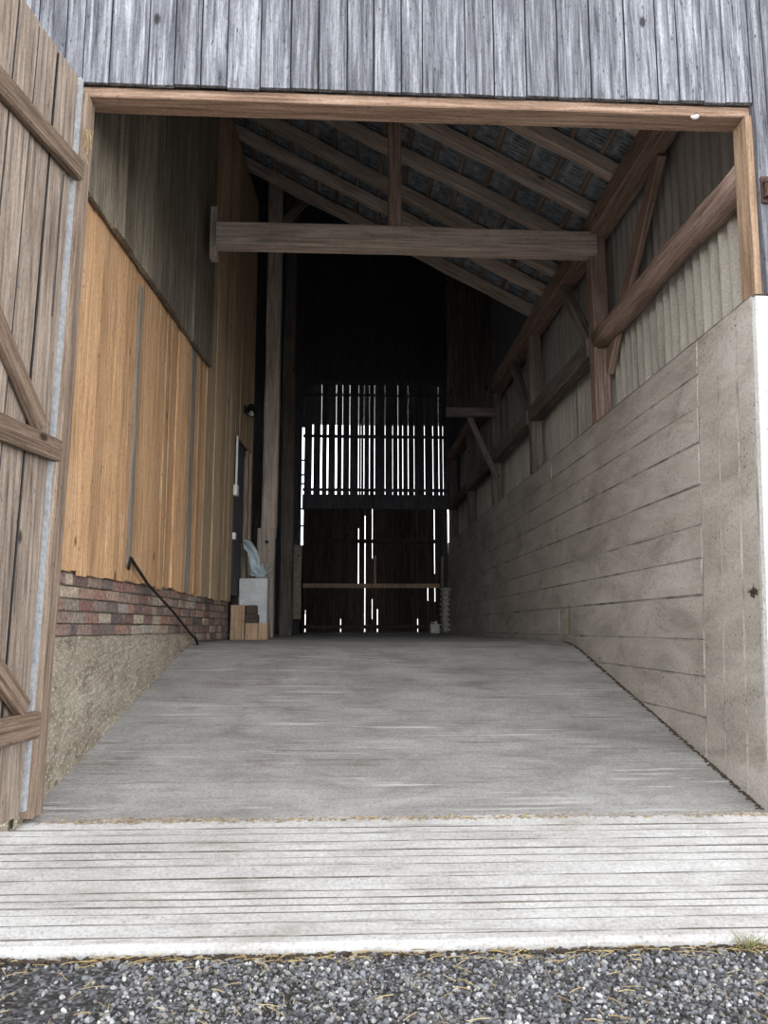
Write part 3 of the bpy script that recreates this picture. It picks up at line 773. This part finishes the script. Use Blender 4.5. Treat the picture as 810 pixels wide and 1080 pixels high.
gr = gate('gate_leaf', RXS, 'dark plank gate leaf in the back wall, the one behind the white canister', 2.25)
for r_, x0, x1, hx in ((gl,-.955,.65,-.96),(gr,.66,2.2,2.25)):
    timber('rail', (x0-hx,-.04,2.256-1.185),(x1-hx,-.04,2.256-1.185), .05,.10, M['block'] , r_, side=(0,1,0), wob=.003)['label'] = 'paler brown cross rail'
    timber('rail', (x0-hx,-.04,3.29-1.185),(x1-hx,-.04,3.29-1.185), .05,.09, M['darkgate'], r_, side=(0,1,0), wob=.003)
    timber('rail', (x0-hx,-.04,1.32-1.185),(x1-hx,-.04,1.32-1.185), .05,.09, M['darkgate'], r_, side=(0,1,0), wob=.003)
b = MB()                                      # blocks that break the long gaps
for x0, x1, z0, z1 in ((.30,.345,1.15,2.30),(.60,.68,1.15,1.5),(.60,.68,1.95,2.9),(1.68,1.71,1.5,4.3),(1.90,1.96,1.15,1.92),(1.90,1.96,2.3,4.3),(2.08,2.12,1.15,1.9),(2.08,2.12,2.3,2.55),(-.10,-.06,1.5,4.3),(.30,.345,3.6,4.3),(.455,.49,3.9,4.3),(.75,.77,1.9,4.3),(-.90,-.885,1.7,4.3),(2.25,2.29,2.8,4.35),(2.245,2.275,1.75,1.86)):
    b.box((x0,.035,z0),(x1,.055,z1))
bb(-1.0,2.45,1.05,1.205,.01,.06); bb(2.275,2.41,1.1,4.33,-.03,.05); bb(2.41,2.44,1.1,3.0); bb(-1.02,-.96,1.1,3.2)
b.build('gate_frame', M['darkboard'], BW)
timber('stop_bar', (.70+.96, -.10, 2.28-1.185), (.70+.96, -.10, 2.95-1.185), .06, .05, M['block'], gl, side=(1,0,0), wob=.002)['label'] = 'short pale upright bar'

# board partition hanging in the hall
bp = empty('board_partition', (1.64, 12.6, 4.68)); tag(bp, 'hanging panel of upright boards over a reddish bottom rail, beside the dark hall', 'partition', kind='thing')
for k in range(4):
    b = MB(); b.box((k*.185+.003,R.uniform(-.004,.004),.1),(k*.185+.182,.028,3.6)); b.build('board', M['darkgate'], bp)
timber('bottom_rail', (-.02,0,.07),(.78,0,.07), .11,.15, M['darkbeam'], bp, side=(0,1,0), wob=.004)
o = timber('brace', (2.50, 12.98, 3.75), (2.0, 12.66, 4.70), .07,.09, M['darkbeam'], side=(0,1,0), wob=.004)
tag(o, 'slanting dark brace below the hanging board panel', 'brace', group='braces of the side wall frame', kind='thing')

# ------------------------------------------------------------------ posts on the left of the hall
hp = empty('hall_post', (-1.09, 11.65, 1.15)); tag(hp, 'tall brown hall post beside the doorway, with a thicker bolted foot', 'post', kind='thing')
timber('brace', (.06,.02,6.22),(.50,.02,6.72), .09,.12, M['darkbeam'], hp, side=(0,1,0), wob=.004)
timber('shaft', (.0,.02,1.45),(.0,.02,9.8), .215,.2, M['beam'], hp, side=(1,0,0), wob=.008)
timber('foot', (-.035,-.02,.012),(-.035,-.02,1.56), .25,.24, M['beam'], hp, side=(1,0,0), wob=.006)
for x, z in ((-.02,1.36),(-.05,.72),(.0,.35)):
    b = MB(); b.tube([(x,-.128,z),(x,-.165,z)], .028, 10); o = b.build('bolt', M['iron'], hp)
hp = empty('hall_post', (-1.06, 14.8, 1.155)); tag(hp, 'second hall post, darker, standing between the brown post and the back gate', 'post', kind='thing')
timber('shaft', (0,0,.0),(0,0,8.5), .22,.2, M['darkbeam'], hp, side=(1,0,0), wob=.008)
timber('side_plank', (.20,.03,.3),(.20,.03,1.65), .15,.05, M['greybatten'], hp, side=(1,0,0), wob=.003)

# ------------------------------------------------------------------ things by the doorway
fz = lambda x, y: floor_pt(x, y)
b = MB(); b.box((-1.35,10.42,fz(-1.2,10.5)),(-.985,10.74,1.93))
tag(b.build('grey_block', M['greyblock'], bevel=.02), 'tall grey block standing behind the wooden blocks at the doorway', 'block')
b = MB(); b.box((-1.385,9.96,1.152),(-1.215,10.2,1.575)); tag(b.build('wooden_block', M['block'], bevel=.008), 'upright sawn wooden block against the end of the brick wall', 'block')
b = MB(); b.box((-1.205,9.98,1.152),(-.93,10.2,1.355)); tag(b.build('wooden_block', M['block'], bevel=.008), 'low sawn wooden block lying in front of the tall grey block', 'block')
b = MB(); b.box((-1.215,10.04,1.358),(-1.06,10.22,1.46)); b.box((-1.205,10.05,1.46),(-1.08,10.21,1.575)); tag(b.build('dark_box', M['blockdark'], bevel=.01), 'small dark block on top of the low wooden block', 'block')
# plastic sheet
b = MB()
PA = [(-1.29,2.42),(-1.25,2.36),(-1.19,2.27),(-1.165,2.15),(-1.155,2.05),(-1.12,1.98),(-1.03,1.95)]
WD = [.015,.06,.065,.06,.075,.10,.05]
def sh(u, v):
    t = v*(len(PA)-1); i = min(int(t), len(PA)-2); f = t-i
    x = PA[i][0]+(PA[i+1][0]-PA[i][0])*f; z = PA[i][1]+(PA[i+1][1]-PA[i][1])*f; w = WD[i]+(WD[i+1]-WD[i])*f
    dx = PA[i+1][0]-PA[i][0]; dz = PA[i+1][1]-PA[i][1]; l = math.hypot(dx, dz); nx, nz = -dz/l, dx/l
    q = (u-.5)*2*w*(1+.25*n1(v*9, 3))
    return (x-nx*q, 10.43+.03*math.sin(u*9+v*7)+n1(u*6+v*11, 2)*.04, max(z-nz*q, 1.936+.02*u))
b.grid(sh, 14, 36)
for k in range(5):
    a = .5+k*.55; b.grid(lambda u, v, a=a: (-1.06+math.cos(a)*.13*v+(u-.5)*.06*(1-v*.6), 10.42+n1(u*5+v*4+a, 3)*.05, 1.965+math.sin(a)*.15*v+(u-.5)*.03+.02*n1(v*8+a,1)), 4, 8)
o = b.build('plastic_sheet', M['sheet'], smooth=False); sm = o.modifiers.new('Solidify','SOLIDIFY'); sm.thickness = .004
tag(o, 'crumpled pale blue plastic sheet standing on the tall grey block', 'sheet')
b = MB(); b.tube([wl_world(5.84,-.07,1.15),wl_world(5.85,-.065,1.7),wl_world(5.86,-.06,2.4)], .014, 8)
tag(b.build('white_stick', M['white']), 'thin white stick leaning in the doorway behind the grey block', 'stick')

# ------------------------------------------------------------------ things by the back gate
b = MB()
pts = []; rs = []
for k in range(9):
    z = 1.185+k*.112; x = 2.225+.0003*k*k
    for dz, r_ in ((0,.076),(.034,.076),(.05,.116),(.086,.116),(.1,.076)):
        pts.append((x, 17.9, z+dz)); rs.append(r_)
b.tube(pts, rs, 20)
tag(b.build('ribbed_pipe', M['pipe']), 'grey ribbed drain pipe standing in the back corner against the concrete wall', 'pipe')
o = timber('grey_stake', (2.14, 17.70, 1.168), (2.155, 17.72, 2.85), .05,.05, M['greybatten'], side=(1,0,0), wob=.003)
tag(o, 'pale grey wooden stake leaning beside the ribbed drain pipe', 'stake', kind='thing')
cn = empty("canister", (2.05, 18.35, 1.167)); tag(cn, 'small white plastic canister on the floor before the back gate', 'canister')
b = MB(); b.box((-.11,-.08,0),(.11,.08,.22)); b.build('body', M['canister'], cn, bevel=.025)
b = MB(); b.tube([(.03,0,.215),(.03,0,.28)], .028, 12); b.build('spout', M['canister'], cn)
b = MB(); b.tube([(-.09,0,.215),(-.08,0,.255),(-.02,0,.255),(-.01,0,.215)], .012, 8); b.build('handle', M['canister'], cn)

# ------------------------------------------------------------------ light
w = bpy.data.worlds.new('overcast'); SC.world = w; w.use_nodes = True
nt = w.node_tree; nt.nodes.clear()
out = nt.nodes.new('ShaderNodeOutputWorld'); bg = nt.nodes.new('ShaderNodeBackground')
tc = nt.nodes.new('ShaderNodeTexCoord'); sp = nt.nodes.new('ShaderNodeSeparateXYZ')
nt.links.new(tc.outputs['Generated'], sp.inputs[0])
r = nt.nodes.new('ShaderNodeValToRGB'); e = r.color_ramp.elements
e[0].position = 0.0; e[0].color = (1.95,1.97,2.0,1)
e[1].position = 1.0; e[1].color = (.36,.37,.39,1)
q = e.new(.45); q.color = (1.02,1.035,1.07,1)
nt.links.new(sp.outputs['Z'], r.inputs[0]); nt.links.new(r.outputs[0], bg.inputs[0])
bg.inputs[1].default_value = 1.0
nt.links.new(bg.outputs[0], out.inputs[0])

# ------------------------------------------------------------------ camera
cam = bpy.data.cameras.new('camera'); co = bpy.data.objects.new('camera', cam); COL.objects.link(co)
cam.sensor_fit = 'VERTICAL'; cam.sensor_height = 36.0; cam.lens = 850*36/1080
cam.clip_start = .05; cam.clip_end = 500
TH = math.atan(122/850); PS = math.radians(2.8)
co.location = (0,0,1.30)
co.rotation_euler = (math.pi/2+TH, 0, -PS)
SC.camera = co
SC.view_settings.view_transform = 'Standard'; SC.view_settings.look = 'None'
SC.view_settings.gamma = 1; SC.view_settings.use_curve_mapping = False
SC.view_settings.exposure = 1.5
SC.cycles.max_bounces = 10; SC.cycles.diffuse_bounces = 6
